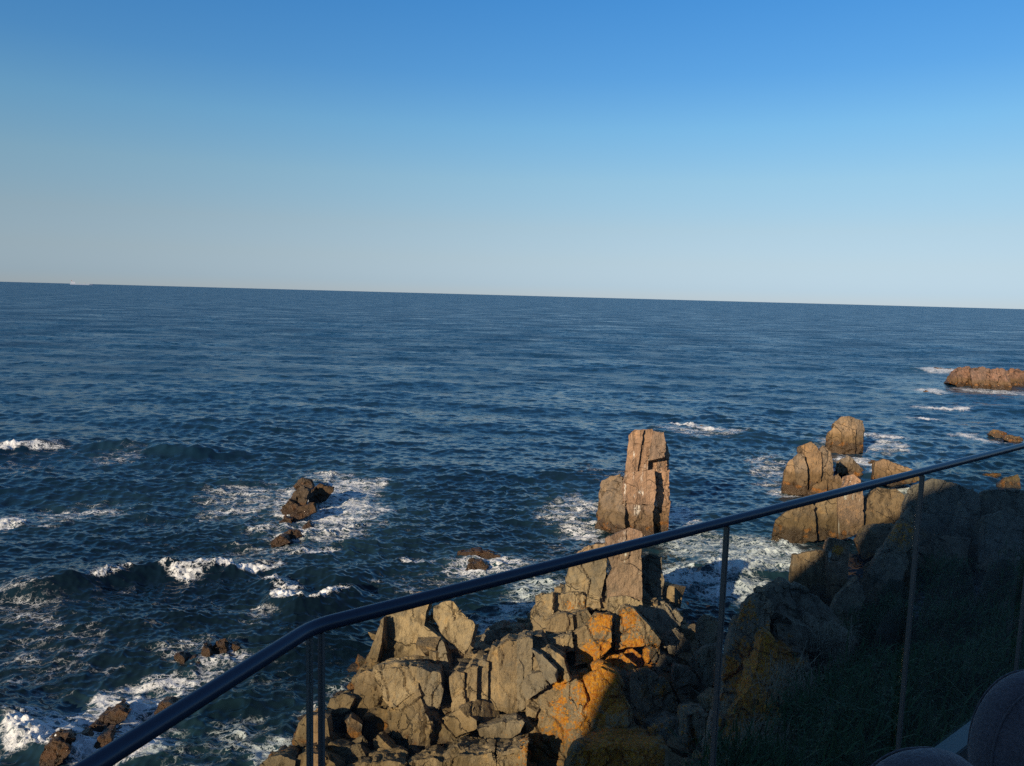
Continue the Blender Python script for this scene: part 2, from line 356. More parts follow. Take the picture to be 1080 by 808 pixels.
ob([(343,753),(350,738),(362,732),(373,737),(368,749),(351,758)], 22.2, -24, 26, 1.2, .9)
ob([(362,760),(370,756),(382,764),(379,783),(366,784)], 20.9, 8, 12, .9, .7, M_PINK, cell=.6)
ob([(307,786),(317,766),(327,756),(344,759),(347,790),(330,795)], 20.8, -22, 20, 1.5, .8)
ob([(338,784),(350,783),(368,790),(369,802),(354,806),(338,804)], 19.9, -14, 26, 1.3, .9)
ob([(276,812),(287,800),(298,798),(311,803),(309,824),(270,826)], 19.0, -20, 28, 1.5, .9)
ob([(366,791),(380,785),(385,797),(376,808),(367,807)], 19.7, -8, 16, .9, .9, cell=.6)
ob([(310,802),(325,795),(346,800),(362,812),(364,828),(310,828)], 18.9, -16, 28, 1.5, .9)
ob([(392,782),(399,777),(412,790),(410,798),(399,799)], 20.2, -30, 10, .8, .8, cell=.6)
ob([(362,812),(380,803),(410,801),(428,806),(430,828),(362,828)], 18.8, -14, 26, 1.5, .9)
ob([(432,792),(436,762),(446,746),(456,764),(452,792)], 21.9, -28, 16, 1.2, .9)
ob([(450,750),(458,752),(472,770),(484,781),(478,786),(453,788)], 21.6, -14, 22, 1.2, .8)
ob([(428,806),(444,800),(458,798),(470,804),(472,828),(428,828)], 18.8, -14, 24, 1.4, .9)
ob([(466,802),(482,794),(505,796),(522,793),(523,828),(464,828)], 18.7, -6, 14, 1.8, .8)
ob([(523,793),(540,791),(557,787),(557,828),(523,828)], 18.6, -12, 12, 1.8, .8)
ob([(530,750),(545,748),(558,745),(557,756),(540,756)], 21.3, -8, 40, 1.2, .8)
# the shaded right flank
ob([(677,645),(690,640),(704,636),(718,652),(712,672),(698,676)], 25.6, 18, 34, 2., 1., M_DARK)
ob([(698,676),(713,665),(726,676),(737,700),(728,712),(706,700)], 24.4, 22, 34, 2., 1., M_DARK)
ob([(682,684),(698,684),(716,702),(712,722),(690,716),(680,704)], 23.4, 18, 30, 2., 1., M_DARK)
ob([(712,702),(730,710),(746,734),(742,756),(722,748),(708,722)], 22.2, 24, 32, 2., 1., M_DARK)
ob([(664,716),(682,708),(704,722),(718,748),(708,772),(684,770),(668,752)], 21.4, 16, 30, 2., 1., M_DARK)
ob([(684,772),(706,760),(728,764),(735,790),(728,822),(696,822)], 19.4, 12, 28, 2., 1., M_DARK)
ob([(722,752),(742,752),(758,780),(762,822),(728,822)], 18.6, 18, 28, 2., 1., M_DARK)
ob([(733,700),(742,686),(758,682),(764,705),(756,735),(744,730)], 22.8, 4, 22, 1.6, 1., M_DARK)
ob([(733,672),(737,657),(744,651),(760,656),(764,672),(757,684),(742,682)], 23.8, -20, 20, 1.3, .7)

# --- loose boulders lying on it
def boulder(faces, m, label, zs=.895, **k):
    faces = [faces] if isinstance(faces, tuple) else faces
    fs = []
    for f in faces: fs.append((f[0], f[1] * zs, *f[2:]))
    o = block(None, fs, m, name='boulder', **k); tag(o, label, 'boulder', 'loose boulders on the outcrop'); return o
boulder([([(458,641),(466,636),(478,633),(487,645),(502,658),(497,676),(490,691),(479,680),(465,665),(458,652)], 24.1, -12, 20, .9)], M_ROCK, 'big pale pointed boulder leaning with its tip down beside the square left block', zs=.865, amp=.45)
boulder([([(466,758),(486,748),(502,760),(503,768),(478,779),(468,770)], 20.9, -34, 10, .9), ([(486,748),(504,739),(524,743),(530,750),(520,760),(503,767)], 21.2, 52, 24, .8)], M_ROCK, 'angular boulder with one bright pale face at the foot of the columns', amp=.35)
boulder(([(502,768),(520,763),(545,757),(554,762),(548,775),(530,783),(515,783),(505,776)], 20.2, -8, 24, .9), M_ROCK, 'long flat boulder between the bright faced boulder and the lichen slab', amp=.6, cell=.6)
boulder(([(560,684),(572,690),(587,706),(588,716),(581,722),(572,712)], 22.2, -18, 26, .7), M_ROCK, 'narrow pointed boulder wedged between columns and orange lichen', zs=.845, amp=.5, cell=.6)
boulder(([(500,660),(505,658),(499,684),(492,693)], 24.3, 20, 12, .5), M_ROCK, 'thin splinter of stone against the right edge of the pointed boulder', amp=.5, cell=.5)

# --- the dark lichen ridge under the terrace
rg = empty('lichen_ridge', aty(800, 790, 14.5), 'dark shaded rock ridge with rust orange lichen behind the middle glass panel', 'ridge')
def rb(poly, Y, yaw=6, lean=24, th=2., amp=1., m=None, **k): return block(rg, (poly, Y, yaw, lean, th), m or M_DARK, amp=amp, **k)
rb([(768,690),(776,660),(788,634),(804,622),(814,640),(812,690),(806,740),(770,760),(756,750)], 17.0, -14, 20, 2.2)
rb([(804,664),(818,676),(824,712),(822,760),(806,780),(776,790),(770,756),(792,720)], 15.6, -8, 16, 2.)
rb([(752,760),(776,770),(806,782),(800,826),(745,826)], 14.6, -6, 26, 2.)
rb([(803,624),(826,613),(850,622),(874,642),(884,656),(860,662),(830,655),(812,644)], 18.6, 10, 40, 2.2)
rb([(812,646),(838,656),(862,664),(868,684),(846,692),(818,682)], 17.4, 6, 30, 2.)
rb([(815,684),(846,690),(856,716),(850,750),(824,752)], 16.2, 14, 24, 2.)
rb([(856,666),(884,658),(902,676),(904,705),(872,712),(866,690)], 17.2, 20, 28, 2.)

# --- rocks off the right shore
def rocks(name, base, label, cat, blocks, m, vox=.09, group='sea rocks off the right shore', cell=.8, drop=.25):
    if len(blocks) == 1:
        o = block(None, blocks, m, vox, blocks[0][5] if len(blocks[0]) > 5 else .8, name, cell, False, drop) if False else None
    e = empty(name, base, label, cat, group)
    for b in blocks: block(e, tuple(b[:5]), b[6] if len(b) > 6 else m, vox, b[5] if len(b) > 5 else .8, cell=cell, ground=False, drop=drop)
    return e
rocks('sea_rock', atz(850, 520), 'broad humped sea rock with yellow patches rising just above the handrail', 'sea rock', [
    ([(824,520),(827,500),(831,488),(838,482),(841,500),(841,522)], 47.7, -30, 12, 2.6, .8),
    ([(837,483),(843,477),(849,480),(853,500),(852,523),(840,523)], 47.4, -10, 8, 2.8, .6),
    ([(843,470),(856,466),(864,472),(867,486),(866,514),(852,516),(848,482)], 47.9, -4, 8, 2.8, .7),
    ([(863,476),(869,470),(877,476),(879,500),(873,521),(863,523)], 48.1, 12, 8, 2.6, .7),
    ([(848,526),(860,511),(872,505),(873,530),(850,536)], 45.8, -14, 26, 2.2, 1.),
    ([(870,506),(884,500),(897,517),(899,532),(872,532)], 46., 6, 20, 2.2, 1.)], M_SEAROCK)
rocks('sea_rock', atz(890, 477), 'square topped sea rock, farthest of the stacks beyond the handrail', 'sea rock', [
    ([(870,475),(873,460),(880,448),(888,444),(890,462),(888,479),(874,480)], 62.8, -26, 12, 2.8, .9),
    ([(879,447),(888,440),(901,440),(903,453),(890,457)], 62.6, -6, 18, 3., .8),
    ([(888,456),(902,453),(902,479),(889,480)], 62.1, -4, 6, 3., .6),
    ([(901,441),(911,444),(912,462),(911,478),(901,478)], 62.5, 4, 6, 3., .7)], M_SEAROCK, .1, cell=.9)
rocks('sea_rock', atz(892, 500), 'low dark rock in the gap between the humped rock and the square topped rock', 'sea rock', [
    ([(884,500),(886,486),(895,481),(902,486),(912,496),(904,504)], 53., 10, 16, 2., 1., M_DARK)], M_DARK)
rocks('sea_rock', atz(940, 505), 'low golden rock lying at the handrail right of the stacks', 'sea rock', [
    ([(921,505),(923,487),(932,484),(945,489),(962,495),(972,507),(940,514)], 49.5, -14, 20, 3., .8)], M_SEAROCK)
fr = rocks('sea_rock', atz(862, 572), 'squared cliff of rock standing in the surf under the handrail', 'sea rock', [
    ([(814,576),(818,550),(828,541),(839,536),(841,579)], 37.8, -30, 12, 2.6, .8),
    ([(837,537),(848,531),(859,528),(860,569),(840,579)], 37.5, -12, 8, 2.8, .7),
    ([(857,529),(872,522),(885,519),(886,566),(857,572)], 37.8, -4, 6, 3., .5),
    ([(884,520),(898,508),(910,511),(910,560),(898,566),(884,570)], 37.4, 2, 5, 3., .4, M_PINK),
    ([(888,516),(893,502),(900,500),(907,506),(908,520)], 38.6, -6, 10, 1.6, .6, M_PINK)], M_SEAROCK, .08)
rocks('sea_rock', atz(870, 640), 'upright split rock with a sunlit upper half above the surf', 'sea rock', [
    ([(834,640),(837,586),(852,582),(870,580),(873,600),(872,655),(848,650)], 29.4, -10, 10, 2.2, .6),
    ([(871,577),(874,567),(885,568),(897,573),(894,618),(887,655),(871,658)], 29.0, -6, 8, 2.0, .45, M_PINK)], M_SEAROCK, .06, cell=.9)
rocks('sea_rock', atz(935, 555), 'rounded boulder behind the glass, left of the shaded headland', 'sea rock', [
    ([(909,560),(912,528),(926,515),(946,516),(958,530),(956,552),(932,566)], 38., -6, 26, 2.6, .7),
    ([(905,572),(915,556),(940,552),(952,560),(935,580),(912,590)], 34.5, -6, 40, 2.4, .9)], M_SEAROCK, .08)

# --- the shaded headland on the right
hd = empty('headland', aty(1000, 560, 36), 'dark shaded headland of square rock behind the right glass panels', 'headland')
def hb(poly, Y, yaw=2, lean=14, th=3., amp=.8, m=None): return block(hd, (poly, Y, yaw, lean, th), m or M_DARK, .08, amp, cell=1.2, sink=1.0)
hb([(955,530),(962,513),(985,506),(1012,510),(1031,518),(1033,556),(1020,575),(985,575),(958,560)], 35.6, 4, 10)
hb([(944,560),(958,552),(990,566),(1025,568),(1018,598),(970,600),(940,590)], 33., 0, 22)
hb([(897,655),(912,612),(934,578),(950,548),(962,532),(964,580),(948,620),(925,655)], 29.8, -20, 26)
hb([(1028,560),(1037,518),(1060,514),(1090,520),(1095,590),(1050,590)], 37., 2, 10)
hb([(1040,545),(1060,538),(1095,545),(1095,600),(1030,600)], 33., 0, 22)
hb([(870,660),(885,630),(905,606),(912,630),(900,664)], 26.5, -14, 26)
rocks('sea_rock', atz(1058, 518), 'two small sunlit rocks in the sea behind the right glass', 'sea rock', [
    ([(1037,510),(1040,499),(1056,499),(1057,508)], 53., -8, 20, 2., .8),
    ([(1046,518),(1060,505),(1074,501),(1078,520),(1060,526)], 50.5, -10, 14, 2.4, .8)], M_ROCK)

# --- low reefs and the island
def reef(label, blocks, m, vox=.07, group='low reefs awash in the sea', cell=.6, drop=.15, name='reef', lift=.03):
    c = np.mean(blocks[0][0], 0)
    e = empty(name, atz(c[0], c[1] + 3), label, 'reef', group)
    for poly, lean, th in blocks:
        ys = max(p[1] for p in poly); xs = np.mean([p[0] for p in poly]); Y = atz(xs, ys - 1.0, lift)[1] + .2
        block(e, (poly, Y, -12, lean, th), m, vox, 1.1, cell=cell, ground=False, drop=drop)
    return e
reef('jagged weedy brown reef ringed by white water in the left sea', [
    ([(309,513),(318,505),(328,507),(330,514),(318,520)], 35, 1.2), ([(304,533),(308,520),(320,512),(326,518),(322,532),(312,540)], 40, 1.2), ([(324,522),(336,512),(352,515),(350,520),(338,530),(326,532)], 42, 1.2),
    ([(296,538),(305,528),(316,534),(311,541),(300,545)], 42, 1.), ([(304,546),(312,536),(330,532),(333,540),(322,545),(310,551)], 45, 1.), ([(291,552),(300,546),(308,548),(306,554),(294,556)], 48, .8),
    ([(284,573),(290,567),(300,566),(306,572),(297,576),(286,578)], 48, .8), ([(296,568),(303,560),(312,560),(318,565),(308,571)], 48, .8), ([(318,558),(326,550),(329,556),(324,560)], 48, .6)], M_WEED)
reef('small line of wet weedy rocks just above the handrail bend', [
    ([(185,694),(189,690),(196,697),(194,704),(188,702)], 40, .6), ([(196,698),(206,692),(212,697),(206,703)], 50, .6), ([(210,694),(214,681),(220,684),(222,693),(216,698)], 30, .6),
    ([(222,690),(226,680),(236,677),(240,686),(232,692)], 40, .6), ([(238,686),(246,681),(252,683),(246,690)], 45, .5)], M_WEED, .05, cell=.45)
reef('dark wet rocks in the churning foam at the bottom left corner', [
    ([(40,806),(44,790),(56,780),(68,782),(75,792),(64,806),(50,815)], 40, .9), ([(72,792),(80,778),(92,774),(96,783),(86,792)], 45, .7), ([(98,792),(104,778),(116,775),(118,783),(108,798)], 40, .7),
    ([(92,770),(100,764),(112,766),(106,774)], 50, .6), ([(100,762),(110,754),(124,748),(136,752),(132,760),(116,766)], 48, .7), ([(120,750),(126,742),(131,744),(128,750)], 40, .5)], M_WEED, .05, cell=.5, lift=.02)
reef('single brown wet rock peeping out above the left handrail', [([(164,756),(168,745),(178,742),(190,748),(184,758)], 38, .8)], M_WEED, .05, cell=.5)
reef('flat brown reef washed by foam in the middle, above the handrail', [
    ([(482,592),(484,583),(500,582),(512,583),(528,586),(528,591),(505,593)], 35, .8), ([(489,603),(494,594),(508,592),(515,598),(508,606)], 45, .9)], M_WEED, .055, cell=.6, lift=-.05)
reef('long low tan reef in the sea under the red island', [([(1043,458),(1048,454),(1062,457),(1060,462),(1050,462)], 30, 1.5), ([(1058,463),(1062,459),(1076,461),(1080,465),(1070,467)], 30, 1.5)], M_ROCK, .12, cell=1.)
reef('thin dark reef trailing right of the square topped rock', [([(914,489),(920,485),(930,487),(944,489),(945,492),(930,492)], 30, 1.2)], M_ROCK, .1, cell=.9)
reef('black rock tip breaking the white crest right of the sea stack', [([(733,452),(737,449),(746,450),(752,452),(744,454)], 30, 1.)], M_DARK, .1, cell=.8)
isl = empty('rock_island', atz(1042, 410), 'reddish bare rock island far out at the right edge of the sea', 'island')
for poly, Y, yaw, th in [([(1000,404),(1007,392),(1014,388),(1024,387),(1028,398),(1026,410),(1012,408)], 117, 6, 5), ([(1024,388),(1036,386),(1045,389),(1046,412),(1026,411)], 115, -4, 5),
                         ([(1044,390),(1058,388),(1066,392),(1066,412),(1046,413)], 114, -6, 5), ([(1064,391),(1074,389),(1084,394),(1090,410),(1066,412)], 119, 4, 5)]:
    block(isl, (poly, Y, yaw, 18, th), M_RED, .2, 1.2, cell=1.7, ground=False, drop=.12)
reef('dark reef edged with foam left of the red island', [([(980,391),(986,388),(996,389),(1004,388),(1006,391),(990,393)], 25, 2.)], M_DARK, .22, cell=1.5, lift=-.25)
reef('flat dark reef edged with foam below the red island', [([(970,414),(976,411),(990,415),(994,418),(982,418)], 25, 2.)], M_DARK, .2, cell=1.5, lift=-.25)
finish_blocks()

# ---------------------------------------------------------------- shore terrain under the rocks and the planted slope
veg_pts = [(830,816,9.5),(900,808,8.2),(1000,808,6.8),(1090,808,6.0),(850,750,13.4),(900,740,12),(1000,740,9.5),(1090,740,8),
           (905,705,15.8),(940,690,14.6),(1000,690,12.4),(1090,690,10),(915,650,21),(950,640,19.4),(1020,640,16.5),(1090,640,13.5),
           (945,608,27),(1000,604,24),(1090,602,19),(1010,590,29.5),(1060,588,26),(1100,575,24)]
P = [np.array(p) - np.array([0, -.35, .85]) for p in PTS]; V = [0.] * len(P)
for x, y, Y in veg_pts: P.append(aty(x, y, Y)); V.append(1.)
for p in [(12,3,9.3),(20,6,9.6),(30,10,9.6),(30,20,7),(42,28,6),(38,34,3.5),(46,40,2.5),(60,36,5),(60,20,9),(60,0,10),(8,-2,9.6),(3,-2,9.6),(-3,-6,9.6),(-12,-12,9.6),(-40,-30,9.6),(4,5,7.6),(6,4.5,8.2),(0,-20,9.7),(30,-20,9.7),(60,-20,9.7),(-12,-26,9.7),(3.5,8.5,5.6)]:
    P.append(np.array(p, float)); V.append(1.)
for p in [(-1,3.2,7),(-2,0,7.5),(-3,3,3.5),(-5,-3,7),(-1,6,4.4),(1.5,7.5,4.4),(-3,8,1.6),(1,12,2.2),(-2,13,.8),(-12,-5,5)]:
    P.append(np.array(p, float)); V.append(0.)
for x, y in [(270,800),(300,768),(330,738),(355,718),(378,690),(388,660),(420,620),(470,610),(520,640),(540,665),(545,640),(590,600),(640,555),(700,570),(712,615),(715,648),(728,650),(750,640),(770,625),(790,612),(820,610),(822,590),(800,570),(840,600),(900,545),(905,600),(980,495),(1030,500),(1080,500),(930,500),(880,540),(250,830),(960,505),(1035,535),(1034,520),(1036,550),(1000,502),(1060,508)]:
    p = atz(x, y, -1.8); P.append(p); V.append(0.)
for p in [(-8,16,-3),(-9,12,-3),(-8,6,-3),(-9,0,-3),(-16,-6,-3),(-30,-16,-3),(-60,-36,-3),(55,60,-3),(70,55,-3),(40,58,-3),(-15,20,-3),(-60,0,-4),(-30,10,-4),(10,60,-4),(80,70,-3),(80,45,0)]:
    P.append(np.array(p, float)); V.append(0.)
P = np.array(P); V = np.array(V)
def terrain(x, y):
    q = np.stack([x, y], 1); zz = np.zeros(len(q)); vv = np.zeros(len(q))
    for i in range(0, len(q), 8000):
        d = ((q[i:i + 8000, None, :] - P[None, :, :2]) ** 2).sum(2); wt = 1 / (d + .12) ** 2.2
        qq = q[i:i + 8000]; w0 = .9 * np.clip((qq[:, 1] - 9) / 3, 0, 1) * np.clip((24 - qq[:, 0] + .5 * (qq[:, 1] - 30).clip(0)) / 6, 0, 1)
        sw = wt.sum(1) + w0; zz[i:i + 8000] = ((wt * P[:, 2]).sum(1) + w0 * -3) / sw; sw = wt.sum(1); vv[i:i + 8000] = (wt * V).sum(1) / sw
    return zz, vv
gx = np.concatenate([np.arange(-70, -10, 2.), np.arange(-10, 44, .22), np.arange(44, 90, 2.)])
gy = np.concatenate([np.arange(-50, 0, 2.), np.arange(0, 56, .22), np.arange(56, 76, 2.)])
X, Yg = np.meshgrid(gx, gy); tz, tv = terrain(X.ravel(), Yg.ravel())
tp = np.stack([X.ravel(), Yg.ravel(), tz], 1)
f1, j1 = facet(tp / np.array([1.0, 1.0, 1.4]), 40); f2, j2 = facet(tp / .38, 50)
tp[:, 2] += (.34 * f1 + .12 * f2) * (1 - .7 * tv) + .06 * fbm(tp * 2, 60, 3)
onterr = (tp[:, 1] < 3) & (tp[:, 0] > -3); tp[onterr, 2] = np.minimum(tp[onterr, 2], 9.75)
nx, ny = len(gx), len(gy); idx = np.arange(nx * ny).reshape(ny, nx)
fc = np.stack([idx[:-1, :-1], idx[:-1, 1:], idx[1:, 1:], idx[1:, :-1]], -1).reshape(-1, 4)
keep = (tp[fc, 2].max(1) > -1.6); fc = fc[keep]
used, inv = np.unique(fc, return_inverse=True); me = from_np('hillside', tp[used], inv.reshape(-1, 4)); fattr(me, 'veg', tv[used]); 
L = lichen_at(tp[used])
fattr(me, 'lichen', L)
tag(link('hillside', me, None, M_SHORE), kind='structure')

# rubble between the blocks
def rubble():
    vs, fs = [], []; k = 0
    base = np.array([[x, y, z] for x in (-1, 1) for y in (-1, 1) for z in (-1, 1)], float)
    quad = [(0,1,3,2),(4,6,7,5),(0,4,5,1),(2,3,7,6),(0,2,6,4),(1,5,7,3)]
    cand = rng.uniform((-8, 15), (9, 28), (5000, 2)); z, v = terrain(cand[:, 0], cand[:, 1])
    ok = (z > -.5) & (z < 2.6) & (v < .3); cand = cand[ok][:1100]; z = z[ok][:1100]
    for (x, y), zz in zip(cand, z):
        s = .07 + .26 * random.random() ** 2.2
        a = base * np.array([1, .5 + .5 * random.random(), .4 + .5 * random.random()]) * s + rng.normal(0, s * .22, (8, 3))
        t = random.random() * 6.3; c, sn = math.cos(t), math.sin(t)
        a = a @ np.array([[c, -sn, 0], [sn, c, 0], [0, 0, 1]]) + (x, y, zz + s * .4 + .05)
        vs.append(a); fs += [tuple(k + i for i in q) for q in quad]; k += 8
    me = from_np('rubble', np.concatenate(vs), fs, False); fattr(me, 'lichen', np.zeros(k)); return me
tag(link('rubble', rubble(), None, M_ROCK), 'broken brown stones filling the gaps of the outcrop', 'rubble', kind='stuff')

# ---------------------------------------------------------------- plants
def leaf_mat(name, a, b):
    m, n, out = mat(name); c = n.mix(n.noise(n.pos(), 3., 4, .6), a, b)
    n.link(n.bsdf(c, .7, None, Specular_IOR_Level=.2), out.inputs[0]); return m
def blades(centres, n_each, l0, l1, w0, spread, droop=.3):
    """feathery tufts: each blade a bent three-point ribbon"""
    c = np.repeat(centres, n_each, 0); m = len(c)
    a = rng.uniform(0, 2 * math.pi, m); el = rng.uniform(.35, 1.45, m); ln = rng.uniform(l0, l1, m)
    d = np.stack([np.cos(a) * np.cos(el), np.sin(a) * np.cos(el), np.sin(el)], 1)
    sd = np.stack([-np.sin(a), np.cos(a), np.zeros(m)], 1) * w0 * rng.uniform(.6, 1.3, m)[:, None]
    c = c + rng.normal(0, spread, (m, 3)) * (1, 1, .35)
    p1 = c + d * ln[:, None] * .55; p2 = c + d * ln[:, None]; p2[:, 2] -= droop * ln * rng.uniform(.2, 1, m)
    v = np.stack([c - sd, c + sd, p1 - sd * .8, p1 + sd * .8, p2 - sd * .15, p2 + sd * .15], 1).reshape(-1, 3)
    k = np.arange(m)[:, None] * 6
    return v, np.concatenate([k + [0, 1, 3, 2], k + [2, 3, 5, 4]])
cand = rng.uniform((2.5, 3.5), (34, 36), (42000, 2)); z, v = terrain(cand[:, 0], cand[:, 1])
ang = np.degrees(np.arctan2(cand[:, 0], cand[:, 1])); dist = np.hypot(cand[:, 0], cand[:, 1])
ok = (v > .6) & (z > 1.6) & (dist < 29) & (ang > 14) & (ang < 48) & (rng.random(len(z)) < np.clip(14 / dist, .15, 1))
cc = np.stack([cand[ok, 0], cand[ok, 1], z[ok]], 1); 
clump = fbm(cc / 1.6, 70, 3); cc[:, 2] += np.clip(clump, -.2, 1.2) * .55
v1, f1_ = blades(cc, 34, .12, .38, .010, .28)
tag(link('undergrowth', from_np('undergrowth', v1, f1_, False), None, leaf_mat('shrub_leaves', (.013, .050, .014), (.028, .072, .023))), 'dark green feathery undergrowth covering the shaded slope behind the glass', 'undergrowth', kind='stuff')
M_DRY = leaf_mat('dry_stems', (.16, .13, .09), (.30, .26, .19))
for (x, y, Y), lab in [((842,728,14.4), 'dry grey bush with pale tangled stems beside the orange lichen'), ((876,682,17.), 'pale dry bush hanging on the shaded rock right of the ridge top'), ((800,792,12.6), 'dry brown tuft at the foot of the lichen ridge')]:
    b = aty(x, y, Y); e = empty('dry_bush', b, lab, 'bush', 'dry bushes on the shaded slope')
    q = b + rng.normal(0, .32, (60, 3)) * (1, .6, .7)
    v1, f1_ = blades(q, 16, .2, .6, .005, .1, .6)
    o = link('stem', from_np('stem', v1 - b, f1_, False), e, M_DRY)

# ---------------------------------------------------------------- the sea
def patch(cx, cy, rx, ry, a):
    """foam patch: centre and half sizes in the water plane, turned to face the terrace"""
    c = atz(cx, cy); wx = np.linalg.norm(atz(cx + rx, cy) - c); wy = np.linalg.norm(atz(cx, cy - ry) - c) if cy - ry > 345 else ry * 3.
    th = math.atan2(c[0], c[1]); return c[0], c[1], wx, wy, th, a
FOAM = [patch(*f) for f in [
    (345,532,62,30,.80),(255,528,50,20,.56),(375,513,34,12,.72),(335,560,55,20,.66),(285,583,60,12,.50),(330,505,30,10,.5),(300,555,40,16,.55),
    (70,540,72,13,.55),(4,553,18,5,.95),(125,483,42,9,.47),(205,685,60,16,.52),(235,700,40,12,.66),(268,650,30,14,.5),
    (50,690,85,42,.46),(20,645,55,28,.46),(110,752,95,24,.86),(40,772,26,12,1.0),(130,785,60,18,1.0),(215,795,60,22,.60),(170,722,70,14,.66),(250,770,50,20,.5),
    (282,795,34,18,.80),(325,755,30,18,.62),(362,728,18,12,.62),(300,700,60,40,.36),(505,598,42,15,.82),(440,612,45,14,.48),(560,600,40,16,.5),
    (600,535,34,22,.62),(612,560,30,10,.70),(640,565,50,12,.55),(716,545,26,18,.74),(560,625,45,22,.66),(525,655,32,18,.70),(470,640,50,14,.45),
    (715,612,28,14,.95),(735,575,45,18,.74),(770,622,45,14,.78),(700,645,18,12,.7),(810,495,26,18,.58),(830,520,20,6,.7),(905,487,26,7,.85),(930,470,26,7,.7),(925,500,14,5,.7),
    (1030,462,18,4,.62),(955,513,14,7,.9),(985,413,16,4,.9),(990,390,20,3,.9),(735,456,45,5,.62),(800,585,55,22,.85),(850,545,30,10,.5),(1050,413,40,3,.7),(885,470,26,6,.7),(650,500,40,14,.42),(200,560,150,40,.26),(100,640,150,60,.28),(400,560,120,50,.22),(640,600,120,40,.4)]]
def line(px, wd, a=0.): return [atz(x, y)[:2] for x, y in px], wd, a
# crests that break: polyline, half width, height, foam
CREST = [(line([(-90,486),(-20,480),(60,474),(130,473),(215,478)], 1.35), .8, None), (line([(40,628),(110,611),(160,604),(215,602),(290,600),(360,612)], .95), .60, None),
         (line([(-80,560),(0,550),(60,548),(150,540)], 1.0), .32, None), (line([(288,620),(296,634),(318,645),(345,640),(364,630)], .7), .45, None), (line([(-20,745),(5,760),(40,775),(80,790)], .7), .5, None),
         (line([(760,606),(800,606),(838,612)], 1.0), .5, None), (line([(690,452),(740,453),(790,457)], 1.4), .4, None)]
BREAK = [line(*b) for b in [([(14,479),(27,477),(41,478)], .75, 2.2), ([(106,617),(120,614),(134,610)], .34, 1.4), ([(184,607),(196,611),(215,606),(236,602)], .5, 1.5), ([(250,604),(268,603),(284,601)], .36, 1.2), ([(290,617),(296,632),(312,641),(335,640),(358,631)], .42, 1.5),
         ([(8,758),(28,770),(52,782),(80,790)], .42, 1.5), ([(768,605),(795,606),(836,606)], 1.0, 1.6), ([(800,583),(820,582),(842,586)], .7, 1.4), ([(710,449),(735,454),(772,457)], .7, 1.5), ([(704,616),(716,608),(728,602)], .6, 1.1),
         ([(916,460),(930,462),(946,463)], .8, 1.2), ([(975,388),(992,391),(1008,390)], 1.6, 1.2), ([(970,412),(984,415)], 1.2, 1.2), ([(978,431),(998,432),(1016,432)], 1., 1.6), ([(970,441),(986,442)], .8, 1.5), ([(430,594),(450,596)], .25, .9), ([(345,510),(348,498)], .4, .9), ([(840,560),(825,578)], .5, 1.0),
         ([(1016,458),(1040,466)], .7, .9), ([(0,556),(20,552)], .5, 1.2), ([(340,568),(370,560),(392,548)], .3, .8), ([(300,590),(345,585)], .3, .8)]]
def seg_d(p, pl):
    best = np.full(len(p), 1e9); sd = np.zeros(len(p))
    for a, b in zip(pl, pl[1:]):
        ab = b - a; t = np.clip(((p - a) @ ab) / (ab @ ab), 0, 1); q = p - (a + t[:, None] * ab); d = np.hypot(q[:, 0], q[:, 1])
        s_ = (ab[0] * q[:, 1] - ab[1] * q[:, 0]) / np.linalg.norm(ab); n = d < best; best = np.where(n, d, best); sd = np.where(n, s_, sd)
    return best, sd
